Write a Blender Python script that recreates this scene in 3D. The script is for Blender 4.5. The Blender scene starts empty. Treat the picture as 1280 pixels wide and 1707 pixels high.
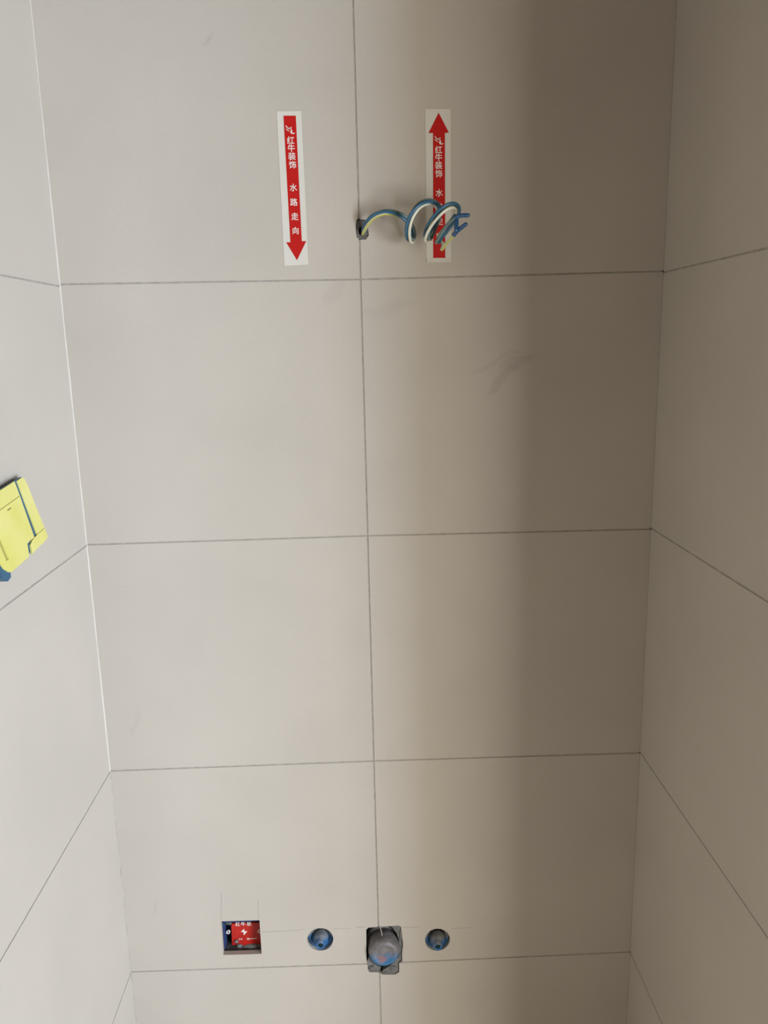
import bpy, bmesh, math, random
from math import sin, cos, pi, radians
from mathutils import Vector, Matrix, noise
from mathutils.geometry import delaunay_2d_cdt

random.seed(7)
SC = bpy.context.scene
COL = SC.collection

# ------------------------------------------------------------------ camera
cam_data = bpy.data.cameras.new('camera')
cam_data.sensor_fit = 'VERTICAL'
cam_data.sensor_height = 36.0
cam_data.lens = 1323.21 / 1707.0 * 36.0
cam_data.clip_start = 0.02
cam = bpy.data.objects.new('camera', cam_data)
COL.objects.link(cam)
R = Matrix(((0.9992652697, -0.0311570350, -0.0223194963),
            (0.0283121130, 0.2075628302, 0.9778118918),
            (-0.0258330215, -0.9777253759, 0.2082924490)))
cam.matrix_world = Matrix.Translation((-0.00556829, -1.2467147, 1.5048739)) @ R.transposed().to_4x4()
SC.camera = cam

# ------------------------------------------------------------------ world, daylight, exposure
world = bpy.data.worlds.new('world')
SC.world = world
world.use_nodes = True
bg = world.node_tree.nodes['Background']
bg.inputs['Color'].default_value = (0.75, 0.86, 1.0, 1)
bg.inputs['Strength'].default_value = 0.1


def area_light(name, loc, rot, sx, sy, power, color, spread=180):
    d = bpy.data.lights.new(name, 'AREA')
    d.shape = 'RECTANGLE'
    d.size, d.size_y = sx, sy
    d.energy = power
    d.color = color
    d.spread = radians(spread)
    o = bpy.data.objects.new(name, d)
    o.location = loc
    o.rotation_euler = rot
    COL.objects.link(o)
    return o


# fitted lamps for daylight from right rear; the doorway and window are added
DOOR_X0, DOOR_X1, DOOR_H, FRONT_Y = 1.26, 2.56, 2.0, -2.42
XROOM = 2.60                   # far side of the room beyond the partition
DAY = (0.86, 1.045, 1.36)        # cool tint of the fitted lamps
WARM = (1.0, 1.0, 0.98)        # warmer lamp tint, set for the penumbra
area_light('added_door_lamp', (1.59, FRONT_Y + .02, .90), (radians(90), 0, 0), .66, 1.4, 46.0, WARM)
area_light('added_door_lamp', (2.24, FRONT_Y + .02, .90), (radians(90), 0, 0), .64, 1.4, 112.0, DAY)
area_light('added_side_lamp', (XROOM - .02, -2.08, .90), (radians(90), 0, radians(90)), .60, 1.4, 76.0, DAY)

SC.view_settings.view_transform = 'Standard'
SC.view_settings.look = 'None'
SC.view_settings.exposure = 0.0
SC.view_settings.gamma = 1.0
SC.view_settings.use_curve_mapping = False


# ------------------------------------------------------------------ helpers
BASES = {}


def thing(name, loc, label, cat, group=None):
    o = bpy.data.objects.new(name, None)
    o.empty_display_size = 0.02
    o.location = loc
    COL.objects.link(o)
    BASES[o.name] = Vector(loc)
    o['label'] = label
    o['category'] = cat
    if group:
        o['group'] = group
    return o


def make_mesh(name, verts, faces, mat, org, smooth=False, idx=None):
    me = bpy.data.meshes.new(name)
    me.from_pydata([tuple(Vector(v) - org) for v in verts], [], faces)
    for m in (mat if isinstance(mat, (list, tuple)) else [mat]):
        me.materials.append(m)
    if idx:
        for p, i in zip(me.polygons, idx):
            p.material_index = i
    bm = bmesh.new()
    bm.from_mesh(me)
    bmesh.ops.recalc_face_normals(bm, faces=bm.faces)
    bm.to_mesh(me)
    bm.free()
    if smooth:
        for p in me.polygons:
            p.use_smooth = True
    o = bpy.data.objects.new(name, me)
    COL.objects.link(o)
    BASES[o.name] = org
    return o


def part(name, verts, faces, mat, parent, smooth=False, idx=None):
    """a piece of its parent; vertices are given in world metres"""
    o = make_mesh(name, verts, faces, mat, BASES[parent.name], smooth, idx)
    o.parent = parent
    return o


def structure(name, verts, faces, mat, origin=(0, 0, 0)):
    o = make_mesh(name, verts, faces, mat, Vector(origin))
    o.location = origin
    o['kind'] = 'structure'
    return o


class MB:
    def __init__(s):
        s.v, s.f, s.i = [], [], []

    def add(s, v, f, i=0):
        n = len(s.v)
        s.v += [tuple(p) for p in v]
        s.f += [tuple(a + n for a in q) for q in f]
        s.i += [i] * len(f)
        return s

    def box(s, x0, x1, y0, y1, z0, z1, i=0):
        v = [(x, y, z) for x in (x0, x1) for y in (y0, y1) for z in (z0, z1)]
        return s.add(v, [(0, 1, 3, 2), (4, 6, 7, 5), (0, 4, 5, 1), (2, 3, 7, 6), (0, 2, 6, 4), (1, 5, 7, 3)], i)


def inside(p, poly):
    x, y = p
    c = False
    n = len(poly)
    for i in range(n):
        x0, y0 = poly[i]
        x1, y1 = poly[i - 1]
        if (y0 > y) != (y1 > y) and x < (x1 - x0) * (y - y0) / (y1 - y0) + x0:
            c = not c
    return c


def slab(outer, holes, mapf, d0, d1):
    """flat plate: outline minus cut-outs (which may break its edge), between depths d0 and d1.
    mapf(a, b, depth) -> world point"""
    xs = [p[0] for p in outer]
    ys = [p[1] for p in outer]
    use = [h for h in holes if max(p[0] for p in h) > min(xs) and min(p[0] for p in h) < max(xs)
           and max(p[1] for p in h) > min(ys) and min(p[1] for p in h) < max(ys)]
    n = len(outer)
    if not use:
        v = [mapf(a, b, d0) for a, b in outer] + [mapf(a, b, d1) for a, b in outer]
        f = [tuple(range(n)), tuple(range(2 * n - 1, n - 1, -1))]
        f += [(i, (i + 1) % n, n + (i + 1) % n, n + i) for i in range(n)]
        return v, f
    pts, eds = [], []
    for poly in [outer] + use:
        k = len(pts)
        pts += [Vector(p) for p in poly]
        eds += [(k + i, k + (i + 1) % len(poly)) for i in range(len(poly))]
    co, ed, fa, *_ = delaunay_2d_cdt(pts, eds, [], 0, 1e-6)
    keep = []
    for t in fa:
        c = sum((co[i] for i in t), Vector((0, 0))) / len(t)
        if inside(c, outer) and not any(inside(c, h) for h in use):
            keep.append(tuple(t))
    cnt = {}
    for t in keep:
        for i in range(len(t)):
            e = (t[i], t[(i + 1) % len(t)])
            cnt[tuple(sorted(e))] = cnt.get(tuple(sorted(e)), []) + [e]
    m = len(co)
    v = [mapf(p[0], p[1], d0) for p in co] + [mapf(p[0], p[1], d1) for p in co]
    f = list(keep) + [tuple(i + m for i in reversed(t)) for t in keep]
    for es in cnt.values():
        if len(es) == 1:
            a, b = es[0]
            f.append((a, b, b + m, a + m))
    used = sorted({i for q in f for i in q})
    rm = {o: k for k, o in enumerate(used)}
    return [v[i] for i in used], [tuple(rm[i] for i in q) for q in f]


def catmull(pts, n):
    P = [Vector(p) for p in pts]
    P = [2 * P[0] - P[1]] + P + [2 * P[-1] - P[-2]]
    out = []
    for i in range(1, len(P) - 2):
        a, b, c, d = P[i - 1:i + 3]
        for k in range(n):
            t = k / n
            out.append(0.5 * ((2 * b) + (c - a) * t + (2 * a - 5 * b + 4 * c - d) * t * t + (3 * b - a - 3 * c + d) * t ** 3))
    out.append(P[-2])
    return out


def frames(path):
    T = []
    for i in range(len(path)):
        t = path[min(i + 1, len(path) - 1)] - path[max(i - 1, 0)]
        T.append(t.normalized())
    u = T[0].orthogonal().normalized()
    F = []
    for t in T:
        u = (u - t * u.dot(t)).normalized()
        F.append((t, u, t.cross(u)))
    return F


def tube(path, rad, seg=10, stripe=0, cap=True):
    F = frames(path)
    v, f, ix = [], [], []
    for i, (p, (t, a, b)) in enumerate(zip(path, F)):
        r = rad[i] if isinstance(rad, list) else rad
        for k in range(seg):
            g = 2 * pi * k / seg
            v.append(p + r * (cos(g) * a + sin(g) * b))
    for i in range(len(path) - 1):
        for k in range(seg):
            k2 = (k + 1) % seg
            f.append((i * seg + k, i * seg + k2, (i + 1) * seg + k2, (i + 1) * seg + k))
            ix.append(1 if k < stripe else 0)
    if cap:
        f.append(tuple(range(seg)))
        f.append(tuple(range((len(path) - 1) * seg, len(path) * seg)))
        ix += [0, 0]
    return v, f, ix


def lathe(cx, cz, prof, seg=32, wob=0.0, squash=1.0):
    """prof: list of (radius, y) around the axis x=cx, z=cz (parallel to y)"""
    v, f = [], []
    for j, (r, y) in enumerate(prof):
        for k in range(seg):
            g = 2 * pi * k / seg
            w = 1 + wob * noise.noise((cos(g) * 2, sin(g) * 2, j * .7 + cx * 90))
            v.append((cx + r * w * cos(g), y, cz + r * w * sin(g) * squash))
    for j in range(len(prof) - 1):
        for k in range(seg):
            k2 = (k + 1) % seg
            f.append((j * seg + k, j * seg + k2, (j + 1) * seg + k2, (j + 1) * seg + k))
    f.append(tuple(range((len(prof) - 1) * seg, len(prof) * seg)))
    return v, f


def circle(cx, cz, r, n=28, wob=0.0, seed=0.0):
    return [(cx + r * (1 + wob * noise.noise((cos(2 * pi * k / n) * 1.5, sin(2 * pi * k / n) * 1.5, seed))) * cos(2 * pi * k / n),
             cz + r * (1 + wob * noise.noise((cos(2 * pi * k / n) * 1.5, sin(2 * pi * k / n) * 1.5, seed))) * sin(2 * pi * k / n)) for k in range(n)]


def lump(c, sx, sy, sz, seed, n=2, amp=.35):
    bm = bmesh.new()
    bmesh.ops.create_icosphere(bm, subdivisions=n, radius=1)
    v = []
    for q in bm.verts:
        k = 1 + amp * noise.noise(q.co * 1.7 + Vector((seed, seed * .3, 0))) + amp * .6 * noise.noise(q.co * 4.1 + Vector((0, seed, 3)))
        v.append((c[0] + q.co.x * sx * k, c[1] + q.co.y * sy * k, c[2] + q.co.z * sz * k))
    f = [tuple(x.index for x in q.verts) for q in bm.faces]
    bm.free()
    return v, f


# ------------------------------------------------------------------ materials
def new_mat(name):
    m = bpy.data.materials.new(name)
    m.use_nodes = True
    nt = m.node_tree
    return m, nt, nt.nodes['Principled BSDF']


def plain(name, col, rough=.5, spec=.5, var=.06, scale=60, col2=None, thr=None, bump=0.0):
    m, nt, b = new_mat(name)
    b.inputs['Roughness'].default_value = rough
    b.inputs['Specular IOR Level'].default_value = spec
    tc = nt.nodes.new('ShaderNodeTexCoord')
    nz = nt.nodes.new('ShaderNodeTexNoise')
    nz.inputs['Scale'].default_value = scale
    nz.inputs['Detail'].default_value = 5
    nt.links.new(tc.outputs['Object'], nz.inputs['Vector'])
    cr = nt.nodes.new('ShaderNodeValToRGB')
    a, c = (thr if thr else (.3, .7))
    cr.color_ramp.elements[0].position = a
    cr.color_ramp.elements[1].position = c
    c2 = col2 if col2 else tuple(x * (1 + var) for x in col)
    c1 = col if col2 else tuple(x * (1 - var) for x in col)
    cr.color_ramp.elements[0].color = (*c1, 1)
    cr.color_ramp.elements[1].color = (*c2, 1)
    nt.links.new(nz.outputs['Fac'], cr.inputs['Fac'])
    nt.links.new(cr.outputs['Color'], b.inputs['Base Color'])
    if bump:
        bp = nt.nodes.new('ShaderNodeBump')
        bp.inputs['Strength'].default_value = bump
        bp.inputs['Distance'].default_value = .002
        nt.links.new(nz.outputs['Fac'], bp.inputs['Height'])
        nt.links.new(bp.outputs['Normal'], b.inputs['Normal'])
    return m


TILE = (0.43, 0.379, 0.308)


def tile_material():
    m, nt, b = new_mat('glazed_cream_tile')
    L = nt.links
    N = nt.nodes.new
    b.inputs['Roughness'].default_value = .42
    b.inputs['Specular IOR Level'].default_value = .35
    geo = N('ShaderNodeNewGeometry')
    n1 = N('ShaderNodeTexNoise')
    n1.inputs['Scale'].default_value = 5.0
    n1.inputs['Detail'].default_value = 6
    n2 = N('ShaderNodeTexNoise')
    n2.inputs['Scale'].default_value = 240
    n2.inputs['Detail'].default_value = 3
    for n in (n1, n2):
        L.new(geo.outputs['Position'], n.inputs['Vector'])
    mr = N('ShaderNodeMapRange')
    mr.inputs['From Min'].default_value = .3
    mr.inputs['From Max'].default_value = .7
    mr.inputs['To Min'].default_value = .955
    mr.inputs['To Max'].default_value = 1.035
    L.new(n1.outputs['Fac'], mr.inputs['Value'])
    mr2 = N('ShaderNodeMapRange')
    mr2.inputs['From Min'].default_value = .3
    mr2.inputs['From Max'].default_value = .7
    mr2.inputs['To Min'].default_value = .985
    mr2.inputs['To Max'].default_value = 1.015
    L.new(n2.outputs['Fac'], mr2.inputs['Value'])
    mu = N('ShaderNodeMath')
    mu.operation = 'MULTIPLY'
    L.new(mr.outputs['Result'], mu.inputs[0])
    L.new(mr2.outputs['Result'], mu.inputs[1])
    # dusty smears left by wiping hands, at fixed spots on the tile faces: (x, z, angle, half length, half width, depth)
    fac = mu.outputs[0]
    sep = N('ShaderNodeSeparateXYZ')
    nd = N('ShaderNodeTexNoise')
    nd.inputs['Scale'].default_value = 22
    nd.inputs['Detail'].default_value = 3
    L.new(geo.outputs['Position'], nd.inputs['Vector'])
    ofs = N('ShaderNodeVectorMath')
    ofs.operation = 'MULTIPLY_ADD'
    ofs.inputs[1].default_value = (.03, 0, .03)
    L.new(nd.outputs['Color'], ofs.inputs[0])
    L.new(geo.outputs['Position'], ofs.inputs[2])
    L.new(ofs.outputs['Vector'], sep.inputs[0])
    for (sx, sz, ang, hl, hw, dep) in SMEARS:
        sx += .015
        sz += .015
        ca, sa = cos(ang), sin(ang)

        def lin(kx, kz, k0):
            a = N('ShaderNodeMath'); a.operation = 'MULTIPLY_ADD'
            a.inputs[1].default_value = kx; a.inputs[2].default_value = k0
            L.new(sep.outputs['X'], a.inputs[0])
            c = N('ShaderNodeMath'); c.operation = 'MULTIPLY_ADD'
            c.inputs[1].default_value = kz
            L.new(sep.outputs['Z'], c.inputs[0]); L.new(a.outputs[0], c.inputs[2])
            q = N('ShaderNodeMath'); q.operation = 'MULTIPLY'
            L.new(c.outputs[0], q.inputs[0]); L.new(c.outputs[0], q.inputs[1])
            return q.outputs[0]
        u = lin(ca / hl, sa / hl, -(sx * ca + sz * sa) / hl)
        w = lin(-sa / hw, ca / hw, (sx * sa - sz * ca) / hw)
        ad = N('ShaderNodeMath'); ad.operation = 'ADD'
        L.new(u, ad.inputs[0]); L.new(w, ad.inputs[1])
        r = N('ShaderNodeMapRange')
        r.interpolation_type = 'SMOOTHSTEP'
        r.inputs['From Min'].default_value = .25
        r.inputs['From Max'].default_value = 1.3
        r.inputs['To Min'].default_value = 1 - dep
        r.inputs['To Max'].default_value = 1
        L.new(ad.outputs[0], r.inputs['Value'])
        k = N('ShaderNodeMath'); k.operation = 'MULTIPLY'
        L.new(fac, k.inputs[0]); L.new(r.outputs['Result'], k.inputs[1])
        fac = k.outputs[0]
    mx = N('ShaderNodeVectorMath')
    mx.operation = 'SCALE'
    mx.inputs[0].default_value = TILE
    L.new(fac, mx.inputs['Scale'])
    L.new(mx.outputs['Vector'], b.inputs['Base Color'])
    bp = N('ShaderNodeBump')
    bp.inputs['Strength'].default_value = .04
    bp.inputs['Distance'].default_value = .001
    L.new(n2.outputs['Fac'], bp.inputs['Height'])
    L.new(bp.outputs['Normal'], b.inputs['Normal'])
    return m


SMEARS = [(.205, 1.472, .42, .050, .0055, .06), (.240, 1.470, .35, .035, .011, .08), (.216, 1.446, .75, .034, .006, .09),
          (-.04, 1.58, 1.0, .030, .012, .05), (-.395, .53, 1.3, .02, .004, .05), (.04, 1.555, .3, .05, .012, .04),
          (-.40, .89, 1.2, .028, .006, .05), (-.205, 1.93, .8, .012, .004, .08)]
M_TILE = tile_material()
M_GROUT = plain('grey_grout', (.31, .275, .225), .9, .2, .18, 70)
M_CAULK = plain('pale_corner_sealant', (.48, .43, .355), .6, .3, .08, 50)
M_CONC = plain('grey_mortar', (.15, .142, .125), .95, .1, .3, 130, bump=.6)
M_DARKC = plain('cavity_shade_concrete', (.075, .070, .065), .95, .1, .4, 90, bump=.6)  # concrete darkened to paint in the shade of the cut-outs
M_PAINT = plain('bare_plaster', (.15, .105, .068), .8, .2, .03, 8)
M_CEIL = plain('ceiling_board', (.14, .10, .068), .85, .2, .03, 8)
M_FLOOR = plain('tan_floor_tile', (.68, .575, .44), .5, .35, .06, 6)
M_WHITE = plain('white_vinyl', (.56, .52, .435), .35, .4, .01, 40)
M_RED = plain('red_print', (.41, .007, .004), .5, .2, .03, 40)
M_PRINT = plain('white_print', (.66, .60, .52), .5, .3, .01, 40)
M_PVCB = plain('blue_pvc', (.015, .13, .36), .38, .5, .12, 60)
M_BLUEWIRE = plain('blue_insulation', (.025, .095, .155), .32, .5, .15, 40)
M_TEAL = plain('teal_insulation', (.11, .165, .15), .32, .5, .15, 40)
M_CREAM = plain('cream_insulation', (.58, .56, .43), .35, .5, .06, 40)
M_YELW = plain('yellow_green_insulation', (.38, .36, .06), .35, .5, .1, 40)
M_TAPE = plain('blue_insulating_tape', (.014, .07, .16), .28, .6, .15, 60)
M_YELLOW = plain('yellow_plastic', (.56, .51, .105), .36, .4, .04, 18, col2=(.63, .57, .19))
M_YSHADE = plain('yellow_painted_shade', (.36, .33, .085), .5, .3, .05, 30)  # darker copy of the yellow, shade put into the colour
M_BLUEP = plain('slate_blue_plastic', (.025, .085, .14), .45, .4, .1, 40)
M_PENCIL = plain('pencil_graphite', (.31, .28, .235), .8, .2, .1, 200)
M_DKGREEN = plain('dark_green_bore', (.004, .025, .02), .6, .2, .2, 80)
M_SLOTSHADE = plain('dark_slot', (.10, .09, .03), .7, .2, .1, 80)


def dirty(name, base, dirt, blotch=None, z_mid=0.0, z_w=.012, rough=.5):
    """coloured plastic with mortar dust caked on its upper side (object z), and a smear of its own"""
    m, nt, b = new_mat(name)
    L, N = nt.links, nt.nodes.new
    b.inputs['Roughness'].default_value = rough
    tc = N('ShaderNodeTexCoord')
    nz = N('ShaderNodeTexNoise')
    nz.inputs['Scale'].default_value = 95
    nz.inputs['Detail'].default_value = 5
    L.new(tc.outputs['Object'], nz.inputs['Vector'])
    sp = N('ShaderNodeSeparateXYZ')
    L.new(tc.outputs['Object'], sp.inputs[0])
    ad = N('ShaderNodeMath'); ad.operation = 'MULTIPLY_ADD'
    ad.inputs[1].default_value = z_w * 3.0
    L.new(nz.outputs['Fac'], ad.inputs[0]); L.new(sp.outputs['Z'], ad.inputs[2])
    mr = N('ShaderNodeMapRange')
    mr.interpolation_type = 'SMOOTHSTEP'
    mr.inputs['From Min'].default_value = z_mid - z_w + z_w * 1.5
    mr.inputs['From Max'].default_value = z_mid + z_w + z_w * 1.5
    L.new(ad.outputs[0], mr.inputs['Value'])
    mx = N('ShaderNodeMix'); mx.data_type = 'RGBA'
    mx.inputs['A'].default_value = (*base, 1)
    cr = N('ShaderNodeValToRGB')
    cr.color_ramp.elements[0].position = .3
    cr.color_ramp.elements[1].position = .7
    cr.color_ramp.elements[0].color = (*[c * .75 for c in dirt], 1)
    cr.color_ramp.elements[1].color = (*[c * 1.25 for c in dirt], 1)
    L.new(nz.outputs['Fac'], cr.inputs['Fac'])
    L.new(cr.outputs['Color'], mx.inputs['B'])
    L.new(mr.outputs['Result'], mx.inputs['Factor'])
    out = mx.outputs['Result']
    if blotch:
        c, pos, rad = blotch
        ds = N('ShaderNodeVectorMath'); ds.operation = 'DISTANCE'
        ds.inputs[1].default_value = pos
        wp = N('ShaderNodeVectorMath'); wp.operation = 'MULTIPLY_ADD'
        wp.inputs[1].default_value = (.014, .0, .014)
        L.new(nz.outputs['Color'], wp.inputs[0]); L.new(tc.outputs['Object'], wp.inputs[2])
        L.new(wp.outputs['Vector'], ds.inputs[0])
        r2 = N('ShaderNodeMapRange')
        r2.interpolation_type = 'SMOOTHSTEP'
        r2.inputs['From Min'].default_value = rad * .4
        r2.inputs['From Max'].default_value = rad
        r2.inputs['To Min'].default_value = .75
        r2.inputs['To Max'].default_value = 0
        L.new(ds.outputs['Value'], r2.inputs['Value'])
        m2 = N('ShaderNodeMix'); m2.data_type = 'RGBA'
        m2.inputs['B'].default_value = (*c, 1)
        L.new(out, m2.inputs['A']); L.new(r2.outputs['Result'], m2.inputs['Factor'])
        out = m2.outputs['Result']
    L.new(out, b.inputs['Base Color'])
    bp = N('ShaderNodeBump')
    bp.inputs['Strength'].default_value = .35
    bp.inputs['Distance'].default_value = .002
    L.new(nz.outputs['Fac'], bp.inputs['Height'])
    L.new(bp.outputs['Normal'], b.inputs['Normal'])
    return m


# ------------------------------------------------------------------ the room shell
XL, XR = -.450, .462           # faces of the side walls' tiles
T = .010                       # tile thickness
G = .0013                      # half a joint
ROWS = [0.0, .4, .8, 1.2, 1.6, 2.0, 2.4]
# measured joint heights at the left corner, the middle joint and the right corner
JL = [0.0, .4016, .8015, 1.1995, 1.6014, 2.0, 2.4]
JC = [0.0, .3970, .8022, 1.2009, 1.5996, 2.0, 2.4]
JR = [0.0, .3983, .7991, 1.1982, 1.6024, 2.0, 2.4]
RIGHT_END = -.485               # where the right partition stops

SOCKET = [(-.2818, .4286), (-.2816, .4984), (-.2350, .4981), (-.2126, .4976), (-.2126, .4277), (-.25, .4279)]
VALVE1 = (-.1053, .4525, .0236)
VALVE2 = (.1066, .4415, .0230)
DRAIN = [(-0.0219, 0.4689), (-0.0177, 0.4730), (0.0374, 0.4744), (0.0408, 0.4718), (0.0442, 0.4343), (0.0419, 0.4167),
         (0.042, 0.3988), (0.0364, 0.3976), (0.036, 0.3761), (0.0286, 0.3715), (0.0037, 0.3727), (0.0, 0.3779),
         (-0.0185, 0.3789), (-0.0214, 0.383), (-0.0213, 0.4), (-0.0234, 0.4011)]
WIREHOLE = [(-0.0035, 1.6855), (0.0095, 1.6850), (0.0105, 1.6784), (0.0131, 1.6714), (0.0143, 1.663), (0.0101, 1.6569),
            (0.0029, 1.6563), (-0.0043, 1.6603), (-0.0052, 1.6741)]
HOLES = [SOCKET, circle(*VALVE1, 28, .05, 1.0), circle(*VALVE2, 28, .05, 5.0), DRAIN, WIREHOLE]


def bigger(poly, d):
    cx = sum(p[0] for p in poly) / len(poly)
    cz = sum(p[1] for p in poly) / len(poly)
    out = []
    for x, z in poly:
        r = math.hypot(x - cx, z - cz)
        out.append((x + (x - cx) / r * d, z + (z - cz) / r * d))
    return out


WIDE = [bigger(h, .0015) for h in HOLES]


def on_back(a, b, d):
    return (a, d, b)


def on_left(a, b, d):
    return (XL - d, a, b)


def on_right(a, b, d):
    return (XR + d, a, b)


# back wall: masonry with chased-out pockets, then tiles and grout
mb = MB()
mb.add(*slab([(-.60, -.1), (.62, -.1), (.62, 2.5), (-.60, 2.5)], WIDE, on_back, T + .0005, .055))
mb.box(-.60, .62, .055, .12, -.1, 2.5)
wall_back = structure('wall_back', mb.v, mb.f, M_DARKC)
BASES[wall_back.name] = Vector((0, 0, 0))
for xa, xb, ja, jb in ((XL, 0, JL, JC), (0, XR, JC, JR)):
    for r in range(6):
        xl, xr = (xa, xb - G) if xb == 0 else (xa + G, xb)      # the joint is only at the middle
        o = [(xl, ja[r] + G), (xr, jb[r] + G), (xr, jb[r + 1] - G), (xl, ja[r + 1] - G)]
        v, f = slab(o, HOLES, on_back, 0.0, T)
        part('tile', v, f, M_TILE, wall_back)
mb = MB()
for xa, xb, ja, jb in ((XL, 0, JL, JC), (0, XR, JC, JR)):
    for r in range(1, 6):
        mb.add(*slab([(xa + G, ja[r] - G), (xb - G, jb[r] - G), (xb - G, jb[r] + G), (xa + G, ja[r] + G)], WIDE, on_back, .0007, T))
mb.add(*slab([(-G, 0), (G, 0), (G, 2.4), (-G, 2.4)], WIDE, on_back, .0007, T))
part('grout', mb.v, mb.f, M_GROUT, wall_back)
for n, xx, za, zb, wv in ((0, XL, .80, 1.999, .0012), (1, XL, 0.0, .80, .0012)):
    mb = MB()
    zs = [za + (zb - za) * k / 40 for k in range(41)]
    vv, ff = [], []
    for k, z in enumerate(zs):
        w = wv * (.6 if z > 1.78 else 1.0) * (1 + .45 * noise.noise((0, n * 9, z * 14)))
        vv += [(xx, -w, z), (xx + w, 0, z), (xx, 0, z)]
    for k in range(40):
        ff += [(k * 3, k * 3 + 1, k * 3 + 4, k * 3 + 3), (k * 3 + 1, k * 3 + 2, k * 3 + 5, k * 3 + 4), (k * 3 + 2, k * 3, k * 3 + 3, k * 3 + 5)]
    part('corner_sealant', vv, ff, M_CAULK if n == 0 else M_GROUT, wall_back)
# setting-out lines drawn on the tiles around the outlets
for (x0, z0), (x1, z1), w in [((-.2770, .5545), (-.2808, .5008), .0006), ((-.2132, .5394), (-.2136, .5001), .0005),
                              ((-.2091, .4726), (-.1325, .4745), .0006), ((-.0807, .4739), (-.0494, .4729), .0004),
                              ((-.0396, .4744), (-.0215, .4747), .0007), ((.0440, .4700), (.0754, .4696), .0005),
                              ((.1320, .4636), (.1735, .4641), .0004)]:
    d = Vector((x1 - x0, z1 - z0)).normalized() * w
    q = Vector((-d.y, d.x))
    o = [(x0 + q.x, z0 + q.y), (x1 + q.x * .5, z1 + q.y * .5), (x1 - q.x * .5, z1 - q.y * .5), (x0 - q.x, z0 - q.y)]
    v, f = slab(o, [], on_back, -.00012, 0)
    part('pencil_mark', v, f, M_PENCIL, wall_back)

# side walls
LEFT_COLS = [(-.8, -.0005), (-1.6, -.8), (FRONT_Y, -1.6)]
RIGHT_COLS = [(RIGHT_END + T + .0005, -.0005)]
for nm, mapf, xa, xb, cols, J in (('wall_left', on_left, XL - .14, XL - T - .0005, LEFT_COLS, [0, .4, .8, 1.1985, 1.5985, 2.0, 2.4]),
                                  ('wall_right', on_right, XR + T + .0005, XR + .10, RIGHT_COLS, [0, .398, .8005, 1.2, 1.6005, 2.0, 2.4])):
    mb = MB()
    mb.box(xa, xb, min(c[0] for c in cols), .010, -.1, 2.5)
    w = structure(nm, mb.v, mb.f, M_CONC)
    mg = MB()
    for (ya, yb) in cols:
        for r in range(6):
            ga = G
            v, f = slab([(ya + ga, J[r] + G), (yb, J[r] + G), (yb, J[r + 1] - G), (ya + ga, J[r + 1] - G)], [], mapf, 0, T)
            part('tile', v, f, M_TILE, w)
            if r:
                mg.add(*slab([(ya + ga, J[r] - G), (yb, J[r] - G), (yb, J[r] + G), (ya + ga, J[r] + G)], [], mapf, .0007, T))
        mg.add(*slab([(ya, 0), (ya + ga, 0), (ya + ga, 2.4), (ya, 2.4)], [], mapf, .0007, T))
    if nm == 'wall_right':      # the end of the partition is tiled too
        for r in range(6):
            v, f = slab([(XR, J[r] + G), (XR + .11, J[r] + G), (XR + .11, J[r + 1] - G), (XR, J[r + 1] - G)], [], lambda a, b, d: (a, RIGHT_END + d, b), 0, T)
            part('tile', v, f, M_TILE, w)
            if r:
                mg.add(*slab([(XR + .0007, J[r] - G), (XR + .1095, J[r] - G), (XR + .1095, J[r] + G), (XR + .0007, J[r] + G)], [],
                             lambda a, b, d: (a, RIGHT_END + d, b), .0007, T))
    part('grout', mg.v, mg.f, M_GROUT, w)

mb = MB().box(-.60, XROOM + .1, FRONT_Y - .1, .0, -.12, 0.0)
structure('floor', mb.v, mb.f, M_FLOOR)
mb = MB().box(-.60, XROOM + .1, FRONT_Y - .1, .0, 2.4, 2.5)
structure('ceiling', mb.v, mb.f, M_CEIL)
# the rest of the room, behind and to the right of the camera
mb = MB().box(XR + .10, XROOM + .1, .0, .12, 0, 2.4)
structure('wall_back_right', mb.v, mb.f, M_PAINT)
mb = MB()
mb.box(XROOM, XROOM + .1, -1.77, .0, 0, 2.4)
mb.box(XROOM, XROOM + .1, FRONT_Y, -1.77, 1.77, 2.4)
mb.box(XROOM, XROOM + .1, FRONT_Y, -1.77, 0, .23)
mb.box(XROOM, XROOM + .1, FRONT_Y, -2.39, .23, 1.77)
structure('wall_far_right', mb.v, mb.f, M_PAINT)  # window opening added for the side lamp
mb = MB()
mb.box(-.60, DOOR_X0 - .03, FRONT_Y - .1, FRONT_Y, 0, 2.4)
mb.box(DOOR_X1 + .03, XROOM + .1, FRONT_Y - .1, FRONT_Y, 0, 2.4)
mb.box(DOOR_X0 - .03, DOOR_X1 + .03, FRONT_Y - .1, FRONT_Y, DOOR_H + .03, 2.4)
structure('wall_front', mb.v, mb.f, M_PAINT)  # doorway added for the two fitted lamps
mb = MB()
mb.box(DOOR_X0 - .03, DOOR_X0, FRONT_Y - .1, FRONT_Y + .01, 0, DOOR_H + .03)
mb.box(DOOR_X1, DOOR_X1 + .03, FRONT_Y - .1, FRONT_Y + .01, 0, DOOR_H + .03)
mb.box(DOOR_X0, DOOR_X1, FRONT_Y - .1, FRONT_Y + .01, DOOR_H, DOOR_H + .03)
structure('trim_1', mb.v, mb.f, M_WHITE)


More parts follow.
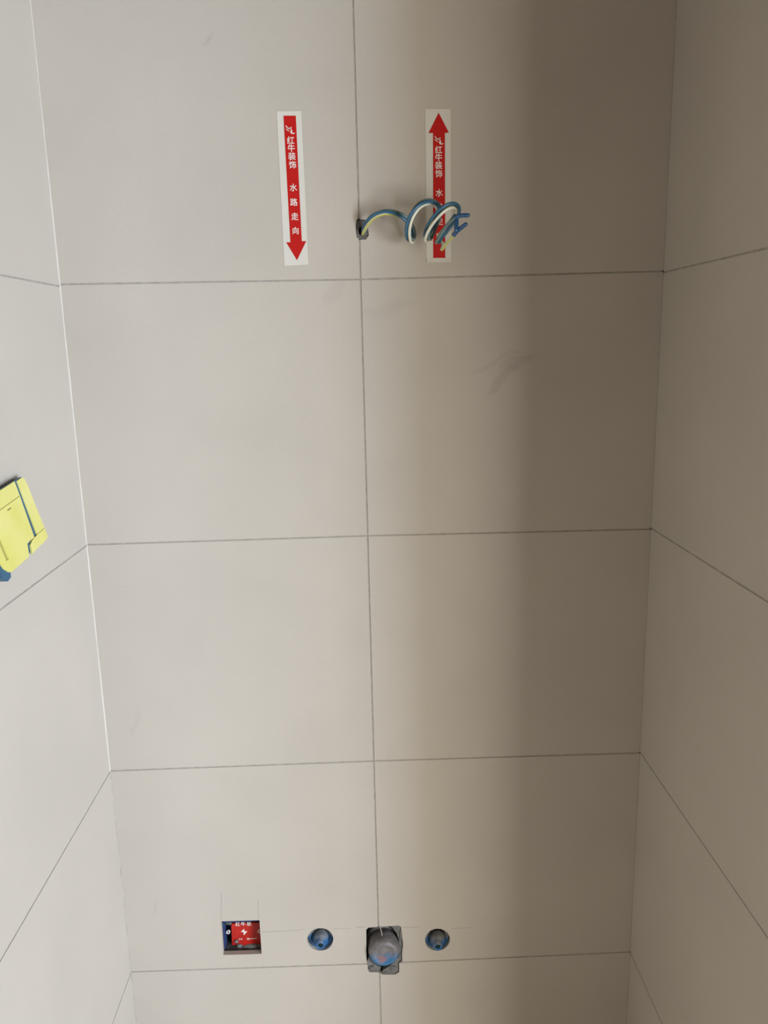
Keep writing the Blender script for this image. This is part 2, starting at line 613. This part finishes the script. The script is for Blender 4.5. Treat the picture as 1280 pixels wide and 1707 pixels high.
# ------------------------------------------------------------------ arrow stickers
def glyph_mesh(chars):
    """chars: list of (character, x, z, height, rotation) -> flat plate outlines in the wall plane, as verts/faces"""
    V, F = [], []
    dg = None
    for ch, x, z, size, rot in chars:
        cu = bpy.data.curves.new('glyph', 'FONT')
        cu.body = ch
        cu.size = size
        cu.align_x = 'CENTER'
        cu.align_y = 'CENTER'
        cu.offset = size * .012
        cu.extrude = .00008
        cu.resolution_u = 3
        ob = bpy.data.objects.new('glyph', cu)
        COL.objects.link(ob)
        bpy.context.view_layer.update()
        me = ob.evaluated_get(bpy.context.evaluated_depsgraph_get()).to_mesh()
        xs = [p.co.x for p in me.vertices]
        ys = [p.co.y for p in me.vertices]
        cx, cy = (min(xs) + max(xs)) / 2, (min(ys) + max(ys)) / 2
        n = len(V)
        for p in me.vertices:
            a, b = p.co.x - cx, p.co.y - cy
            V.append((x + a * cos(rot) - b * sin(rot), p.co.z, z + a * sin(rot) + b * cos(rot)))
        F += [tuple(i + n for i in q.vertices) for q in me.polygons]
        ob.evaluated_get(bpy.context.evaluated_depsgraph_get()).to_mesh_clear()
        bpy.data.objects.remove(ob)
        bpy.data.curves.remove(cu)
    return V, F


EMBLEM = [[(-.0060, .0062), (-.0048, .0044), (-.0032, .0020), (-.0005, .0014), (.0022, .0030), (.0030, .0050), (.0016, .0040),
           (-.0004, .0030), (-.0030, .0036), (-.0050, .0068)],
          [(-.0042, .0016), (-.0020, .0026), (.0006, .0022), (.0018, .0004), (.0002, -.0022), (.0018, -.0046), (.0052, -.0050),
           (.0078, -.0036), (.0050, -.0036), (.0030, -.0030), (.0034, -.0006), (.0018, .0026), (-.0010, .0040)],
          [(-.0060, .0030), (-.0036, .0006), (-.0012, -.0004), (-.0014, -.0014), (-.0048, .0002)]]


def sticker(label, corners, arrow, chars, emblem, rot, peel):
    cx = sum(p[0] for p in corners) / 4
    cz = sum(p[1] for p in corners) / 4
    root = thing('arrow_sticker', (cx, 0, cz), label, 'sticker', 'pipe route arrow stickers on the tiles')
    tl, tr, br, bl = [Vector(p) for p in corners]
    nu, nv = 6, 30
    v = []
    for j in range(nv + 1):
        t = j / nv
        a = tl.lerp(bl, t)
        b = tr.lerp(br, t)
        for i in range(nu + 1):
            s = i / nu
            p = a.lerp(b, s)
            lift = 0.0
            if peel and t > .973:
                lift = (t - .973) / .027 * (.0005 + .0012 * abs(noise.noise((s * 4.1, t * 30, 2.2))) + .0006 * (s < .45))
            v.append((p.x, -.0004 - lift, p.y))
    n = len(v)
    v += [(p[0], p[1] + .0003, p[2]) for p in v]
    W_ = nu + 1
    f = []
    for j in range(nv):
        for i in range(nu):
            q = (j * W_ + i, j * W_ + i + 1, (j + 1) * W_ + i + 1, (j + 1) * W_ + i)
            f += [q, tuple(k + n for k in reversed(q))]
    rim = [i for i in range(W_)] + [j * W_ + nu for j in range(1, nv + 1)] + [nv * W_ + i for i in range(nu - 1, -1, -1)] + [j * W_ for j in range(nv - 1, 0, -1)]
    for k in range(len(rim)):
        a, b = rim[k], rim[(k + 1) % len(rim)]
        f.append((a, b, b + n, a + n))
    part('backing', v, f, M_WHITE, root)
    v, f = slab(arrow, [], on_back, -.0006, -.0004)
    part('arrow', v, f, M_RED, root)['label'] = 'red arrow'
    for ch in chars:
        v, f = glyph_mesh([ch])
        part('character', [(a, b - .00070, c) for a, b, c in v], f, M_PRINT, root)['label'] = 'white printed character'
    mb = MB()
    ex, ez = emblem
    for poly in EMBLEM:
        mb.add(*slab([(ex + a * cos(rot) - b * sin(rot), ez + a * sin(rot) + b * cos(rot)) for a, b in poly], [], on_back, -.00075, -.0006))
    part('emblem', mb.v, mb.f, M_PRINT, root)['label'] = 'white leaping animal emblem'
    return root



S1 = sticker('red arrow sticker pointing down, left of the vertical tile joint, with white margins',
             [(-0.1146, 1.8353), (-0.0791, 1.8356), (-0.0777, 1.6225), (-0.1137, 1.6215)],
             [(-0.105, 1.8295), (-0.0872, 1.8293), (-0.0861, 1.6562), (-0.0794, 1.6561), (-0.0945, 1.6289), (-0.1094, 1.6549), (-0.1032, 1.6548)],
             [('红', -.0962, 1.7965, .0112, 0), ('牛', -.0957, 1.7857, .0112, 0), ('装', -.0953, 1.7746, .0112, 0), ('饰', -.0950, 1.7629, .0112, 0),
              ('水', -.0952, 1.7316, .0112, 0), ('路', -.0953, 1.7113, .0112, 0), ('走', -.0949, 1.6912, .0112, 0), ('向', -.0946, 1.6712, .0106, 0)],
             (-.0966, 1.8097), 0.0, False)
S2 = sticker('red arrow sticker pointing up, behind the coiled wires, with a peeling bottom edge',
             [(0.1008, 1.8355), (0.1375, 1.8349), (0.1374, 1.6218), (0.1002, 1.6217)],
             [(0.12, 1.8304), (0.1348, 1.8034), (0.129, 1.8027), (0.1284, 1.6281), (0.1102, 1.6284), (0.1115, 1.803), (0.1049, 1.8031)],
             [('红', .1196, 1.7804, .0112, 0), ('牛', .1195, 1.7696, .0112, 0), ('装', .1194, 1.7588, .0112, 0), ('饰', .1196, 1.7472, .0112, 0),
              ('水', .1200, 1.7206, .0112, 0), ('路', .1199, 1.7009, .0112, 0), ('走', .1201, 1.6806, .0112, 0), ('向', .1201, 1.6601, .0106, 0)],
             (.1198, 1.7922), 0.0, True)

# ------------------------------------------------------------------ coiled wires out of the wall
MAIN = [(0.0058, 0.014, 1.6662), (0.0064, -0.004, 1.668), (0.0123, -0.018, 1.6773), (0.0224, -0.028, 1.6858), (0.0379, -0.036, 1.6897), (0.0534, -0.038, 1.6868), (0.0667, -0.035, 1.6802), (0.0756, -0.028, 1.6695), (0.0792, -0.024, 1.6587), (0.0767, -0.03, 1.6502), (0.0715, -0.044, 1.6519), (0.0694, -0.056, 1.6636), (0.0728, -0.064, 1.6777), (0.0826, -0.066, 1.6909), (0.0953, -0.06, 1.6981), (0.1069, -0.05, 1.6989), (0.1152, -0.041, 1.6929), (0.1145, -0.034, 1.6814), (0.1077, -0.03, 1.6657), (0.1009, -0.034, 1.6526), (0.0959, -0.047, 1.6518), (0.0982, -0.058, 1.6621), (0.1075, -0.067, 1.6759), (0.1194, -0.07, 1.6875), (0.1313, -0.066, 1.6927), (0.1395, -0.056, 1.6901), (0.1385, -0.046, 1.6807), (0.1279, -0.04, 1.6662), (0.1159, -0.042, 1.6513)]
END_A = [(0.1099, -0.05, 1.6445), (0.1135, -0.058, 1.6501), (0.1227, -0.066, 1.6635), (0.132, -0.072, 1.6722), (0.1407, -0.076, 1.6766), (0.1508, -0.08, 1.6767)]
END_B = [(0.1201, -0.046, 1.6433), (0.1176, -0.054, 1.6343), (0.123, -0.062, 1.6414), (0.1309, -0.068, 1.6493), (0.1371, -0.074, 1.6564), (0.1475, -0.082, 1.6637)]
END_C = [(0.1144, -0.048, 1.6447), (0.1175, -0.056, 1.6496), (0.1268, -0.064, 1.6659), (0.1348, -0.068, 1.6775), (0.1367, -0.074, 1.6701), (0.1353, -0.08, 1.6578)]
wires = thing('wire_coil', (.0058, 0, 1.668),
              'coiled bundle of blue, teal and cream wires hanging from the small chipped upper hole', 'wires')
base = catmull(MAIN, 8)
FR = frames(base)
RW = .0022
twist = [0.0 + 11.9 * k / len(base) for k in range(len(base))]
WMAT = [(M_CREAM, M_YELW, 2, 'cream wire with a yellow green stripe'), (M_TEAL, M_TEAL, 0, 'teal wire'), (M_BLUEWIRE, M_BLUEWIRE, 0, 'blue wire')]
for w, end in enumerate((END_B, END_A, END_C)):
    strand = []
    for k, (p, (t, a, b)) in enumerate(zip(base, FR)):
        g = twist[k] + w * 2 * pi / 3
        strand.append(p + (.0024 + .0012 * k / len(base)) * (cos(g) * a + sin(g) * b))
    tail = catmull([strand[-9]] + [strand[-1]] + [Vector(e) for e in end], 7)[8:]
    path = strand[:-1] + tail
    v, f, ix = tube(path, RW, 10, WMAT[w][2])
    o = part('wire', v, f, [WMAT[w][0], WMAT[w][1]], wires, True, ix)
    o['label'] = WMAT[w][3]
    # taped end
    tip = path[-(13 if w != 2 else 15):]
    n = len(tip)
    rad = [.0030 + .0002 * sin(k * 2.1) for k in range(n)]
    tip = tip + [tip[-1] + (tip[-1] - tip[-2]).normalized() * .0035]
    rad = rad + [.0021]
    v, f, ix = tube(tip, rad, 12)
    part('insulating_tape', v, f, M_TAPE, o, True)['label'] = 'blue insulating tape'
# a grey conduit end and mortar crumbs in the chipped hole
cond = thing('conduit_end', (.0030, 0, 1.672), 'dark grey conduit end inside the small chipped hole at the coiled wires', 'conduit')
mb = MB()
v, f = [], []
outer = [(-.0028, 1.6848), (.0088, 1.6843), (.0098, 1.6780), (.0120, 1.6712), (.0130, 1.6635), (.0095, 1.6578), (.0029, 1.6573), (-.0036, 1.6608), (-.0044, 1.6738)]
inner = [(.0028 + (x - .0035) * .45, 1.669 + (z - 1.672) * .42) for x, z in outer]
v, f = slab(outer, [inner], on_back, .0008, .030)
part('sleeve', v, f, plain('grey_conduit', (.105, .09, .08), .8, .2, .25, 120, bump=.4), cond)
mb = MB()
for k, (x, z, s) in enumerate([(-.0040, 1.6625, .0022), (-.0030, 1.6700, .0016), (.0105, 1.6590, .0023), (.0125, 1.6650, .0018),
                               (.0050, 1.6575, .0024), (.0118, 1.6690, .0014), (0.0, 1.6585, .0016)]):
    mb.add(*lump((x, .0012, z), s, .0016, s, k * 3.1, 1))
part('mortar_crumbs', mb.v, mb.f, M_CONC, cond)['kind'] = 'stuff'

# ------------------------------------------------------------------ yellow switch cover on the left wall
PO = Vector((-0.419, -0.2285, 1.2651))
PX = Vector((0.0, 0.995, 0.0995))
PN = Vector((0.9689, -0.0246, 0.2461))
PZ = PN.cross(PX) * 1.0
if PZ.z < 0:
    PZ = -PZ
sw = thing('switch_cover', (XL, -.29, 1.30), 'yellow double switch cover with blue gaps, tilted on the left wall', 'switch cover')


def on_plate(a, b, d):
    return PO + PX * a + PZ * b + PN * d


blue_out = [(.0045, .0858), (.0088, .0800), (.0090, .069), (.0020, .0025), (-.0095, .0010), (-.112, .0004), (-.116, -.0060),
            (-.126, -.0075), (-.134, 0.0), (-.134, .0800), (-.125, .0895), (-.0597, .0868)]
front = [on_plate(a, b, -.0010) for a, b in blue_out]
back = [Vector((XL + .0003, p.y, p.z)) for p in [on_plate(a * .98 - .001, b * .97 + .001, -.006) for a, b in blue_out]]
n = len(front)
v = front + back
f = [tuple(range(n)), tuple(range(2 * n - 1, n - 1, -1))] + [(i, (i + 1) % n, n + (i + 1) % n, n + i) for i in range(n)]
part('back_box', v, f, M_BLUEP, sw)['label'] = 'slate blue back box'
STRIP = [(-.0118, .0846), (.0040, .0848), (.0074, .0828), (.0091, .0790), (.0094, .069), (.0065, .0315), (.0056, .0136), (-.0200, .0136), (-.0162, .0480), (-.0139, .0659)]
PANEL = [(-.0597, .0862), (-.0185, .0860), (-.0205, .068), (-.0238, .0480), (-.0295, .0125), (-.0430, .0130), (-.0522, .0125), (-.0572, .0040), (-.0613, -.0017),
         (-.1130, -.0010), (-.1178, .0008), (-.1251, .008), (-.1303, .0252), (-.1301, .0793), (-.1212, .088)]
CORNER = [(-.0200, .0132), (.0046, .0132), (.0044, .0060), (.0024, .0012), (-.0095, -.0004), (-.0368, -.0007), (-.0528, -.0018), (-.0470, .0090), (-.0400, .0116)]
GROOVE = [(-.1290, .0668), (-.0212, .0676), (-.0213, .0667), (-.1290, .0659)]
SLOT = [(-.0640, .0617), (-.0532, .0619), (-.0531, .0606), (-.0639, .0606)]
RECESS = [(-.1117, .0405), (-.1051, .0395), (-.1066, .0130), (-.1135, .0135)]
part('side_strip', *slab(STRIP, [[(-.0022, .0494), (-.0004, .0489), (-.0007, .0469), (-.0026, .0475)]], on_plate, -.0010, .0004), M_YELLOW, sw)
part('panel', *slab(PANEL, [SLOT, GROOVE, RECESS], on_plate, -.0010, .0004), M_YELLOW, sw)
part('corner_piece', *slab(CORNER, [], on_plate, -.0010, .0009), M_YELLOW, sw)
part('recess_shade', *slab([(-.1300, .0690), (-.0215, .0690), (-.0215, .0640), (-.0500, .0600), (-.1000, .0110), (-.1200, .0110)], [], on_plate, -.0012, -.0004), M_YSHADE, sw)  # dark yellow sheet painted as shade under groove and recess
part('slot', *slab(SLOT, [], on_plate, -.0003, .0002), M_SLOTSHADE, sw)['label'] = 'dark slot'  # dark infill painted as the shade inside the slot hole

# ------------------------------------------------------------------ socket box in its cut-out
sb = thing('socket_box', (-.247, .03, .43), 'recessed blue wall box with a red cover showing a white lightning bolt', 'socket box')
mb = MB()
x0, x1, z0, z1 = -.2822, -.2122, .4130, .4850
mb.box(x0, x1, .046, .048, z0, z1)
mb.box(x0, x0 + .0022, .016, .046, z0, z1)
mb.box(x1 - .0022, x1, .016, .046, z0, z1)
mb.box(x0, x1, .016, .046, z1 - .0022, z1)
mb.box(x0, x1, .016, .046, z0, z0 + .0022)
part('box_shell', mb.v, mb.f, plain('navy_box_plastic', (.03, .05, .13), .5, .4, .3, 90), sb)
y = .022
lid = [(-.2690, .4300), (-.2680, .4715), (-.2660, .4745), (-.2200, .4750), (-.2150, .4738), (-.2148, .4283), (-.2300, .4260)]
part('cover', *slab(lid, [], on_back, y, y + .004), plain('red_cover_plastic', (.40, .013, .008), .4, .4, .18, 70), sb)['label'] = 'red cover'
def on_lid(a, b, d):
    return (a, d, b)
part('lightning_bolt', *slab([(-0.2453, 0.4633), (-0.2516, 0.457), (-0.2465, 0.4564), (-0.2466, 0.4497), (-0.2395, 0.4581), (-0.2447, 0.4582)], [], on_lid, y - .0003, y), M_PRINT, sb)['label'] = 'white lightning bolt'
mb = MB()
for ch in [('红', -.2563, .4738, .0088, 0), ('牛', -.2464, .4736, .0088, 0), ('装', -.2355, .4732, .0088, 0),
           ('水', -.2548, .4419, .0034, 0), ('电', -.2512, .4418, .0034, 0)]:
    v, f = glyph_mesh([ch])
    part('character', [(a, b + y - .0002, c) for a, b, c in v], f, M_PRINT, sb)['label'] = 'white printed character'
part('white_square', *slab([(-.2410, .4402), (-.2372, .4402), (-.2372, .4434), (-.2410, .4434)], [], on_lid, y - .0003, y), M_PRINT, sb)
part('print_line', *slab([(-.2362, .4411), (-.2235, .4418), (-.2235, .4430), (-.2362, .4425)], [], on_lid, y - .0003, y), M_PRINT, sb)
for cx, cz in ((-.2745, .4577), (-.2172, .4571)):
    v, f = lathe(cx, cz, [(.0020, y - .001), (.0036, y - .001), (.0036, y + .002), (.0020, y + .002), (.0020, y - .001)], 18)
    part('screw_ring', v, f[:-1], M_PRINT, sb)['label'] = 'whitish screw ring'
mb = MB()
for k, (c, d, e, n, w) in enumerate([((-.234, .023, .4190), (.026, .009, .0125), 3.3, 2, .25), ((-.264, .021, .4150), (.020, .010, .0100), 8.1, 2, .25),
                                     ((-.2560, .021, .4290), (.0055, .004, .0050), 5.7, 1, .4), ((-.2600, .0205, .4385), (.0042, .002, .0042), 9.9, 1, .6),
                                     ((-.2725, .025, .4740), (.0070, .005, .0035), 12.1, 1, .5), ((-.2770, .022, .4230), (.0050, .010, .0060), 15.1, 1, .4)]):
    mb.add(*lump(c, *d, e, n, w))
o = part('mortar_crumbs', mb.v, mb.f, M_CONC, sb)
o['kind'] = 'stuff'
o['label'] = 'grey mortar crumbs'

# ------------------------------------------------------------------ water outlets and drain
def valve(cx, cz, r, label, grey, tipz):
    root = thing('water_outlet', (cx, .010, cz), label, 'water outlet', 'capped water outlets low on the wall')
    m = dirty('outlet_plastic_' + grey[0], (.016, .095, .22), grey[1], None, grey[2], .007)
    v, f = lathe(cx, cz, [(r + .0005, .040), (r + .0005, .010), (r - .0010, .007), (r - .0030, .0065), (r - .0075, .011), (.0148, .0120)], 36, .05)
    part('flange', v, f[:-1], m, root, True)
    v, f = lathe(cx, tipz, [(.0150, .014), (.0140, .004), (.0115, -.001), (.0085, -.003), (.0080, -.010), (.0072, -.0105), (.0046, -.0100), (.0044, .010)], 32, .03)
    part('nozzle', v, f, m, root, True)
    v, f = lathe(cx, tipz, [(.0047, -.0088), (.0001, -.0086)], 20)
    part('bore', v, f, M_DKGREEN, root)['label'] = 'dark green bore'
    mb = MB()
    for k in range(7):
        a = radians(40 + 100 * k / 6) + .2 * noise.noise((k, cx * 40, 0))
        mb.add(*lump((cx + cos(a) * r * .8, .009, cz + sin(a) * r * .8), .0036, .0028, .0030, k * 2.3 + cx * 100, 1, .5))
    part('mortar_crumbs', mb.v, mb.f, M_CONC, root)['kind'] = 'stuff'
    return root


valve(*VALVE1, 'capped blue water outlet in the round hole left of the drain, bluer and cleaner', ('left', (.17, .17, .165), .0035), .4482)
valve(*VALVE2, 'capped blue water outlet in the round hole right of the drain, caked with grey mortar', ('right', (.155, .145, .13), -.0020), .4352)

dr = thing('drain_pipe', (.0085, .02, .430), 'capped drain pipe smeared grey and blue in the notched rectangular cut-out', 'drain pipe')
M_DRAIN = dirty('drain_cap_plastic', (.03, .13, .25), (.15, .132, .125), ((.27, .12, .10), (.004, -.031, -.006), .012), -.0055, .009, .45)
v, f = lathe(.0088, .4265, [(.0282, .050), (.0282, .0150), (.0290, .0130), (.0290, .0060), (.0283, .0045), (.0280, -.0035), (.0266, -.0090), (.0238, -.0125),
                            (.0205, -.0138), (.0180, -.0140), (.0168, -.0128), (.0100, -.0136), (.0040, -.0140)], 44, .03)
part('cap', v, f, M_DRAIN, dr, True)
v, f = lathe(.0088, .4265, [(.0284, .052), (.0284, .0190), (.0315, .0190), (.0315, .052)], 40, .02)
part('pipe_collar', v, f[:-1], dirty('pipe_collar_plastic', (.012, .10, .24), (.16, .15, .145), None, .004, .008), dr, True)
sh = catmull([(.0035, -.001, .4755), (.0042, -.006, .4730), (.0055, -.010, .4700), (.0060, -.016, .4680)], 5)
v, f, ix = tube(sh, [.0006] * len(sh), 5)
part('plastic_thread', v, f, M_PRINT, dr)['label'] = 'white plastic thread'
mb = MB()
for poly in ([(-.0211, .3995), (-.0208, .3835), (-.0180, .3794), (-.0005, .3784), (.0030, .3850), (-.0070, .3900), (-.0150, .3990), (-.0190, .4100)],
             [(.0060, .3790), (.0044, .3732), (.0284, .3720), (.0355, .3764), (.0360, .3970), (.0415, .3992), (.0414, .4165), (.0436, .4340),
              (.0405, .4700), (.0340, .4735), (.0230, .4735), (.0330, .4560), (.0370, .4420), (.0360, .4150), (.0300, .4000), (.0200, .3880)]):
    mb.add(*slab(poly, [], on_back, .0030, .0500))
for k, (x, z, sx, sz, yy) in enumerate([(.0400, .452, .0030, .012, .004), (.0300, .4700, .0080, .0035, .005), (-.0140, .3860, .0060, .0045, .003),
                                        (.0260, .3820, .0080, .0060, .003), (.0380, .408, .004, .006, .004), (-.0200, .430, .0020, .010, .020)]):
    mb.add(*lump((x, yy, z), sx, .0035, sz, k * 4.7 + 1, 2, .3))
o = part('mortar_bed', mb.v, mb.f, M_CONC, wall_back)
o['kind'] = 'stuff'
o['label'] = 'rough grey mortar around the drain pipe'
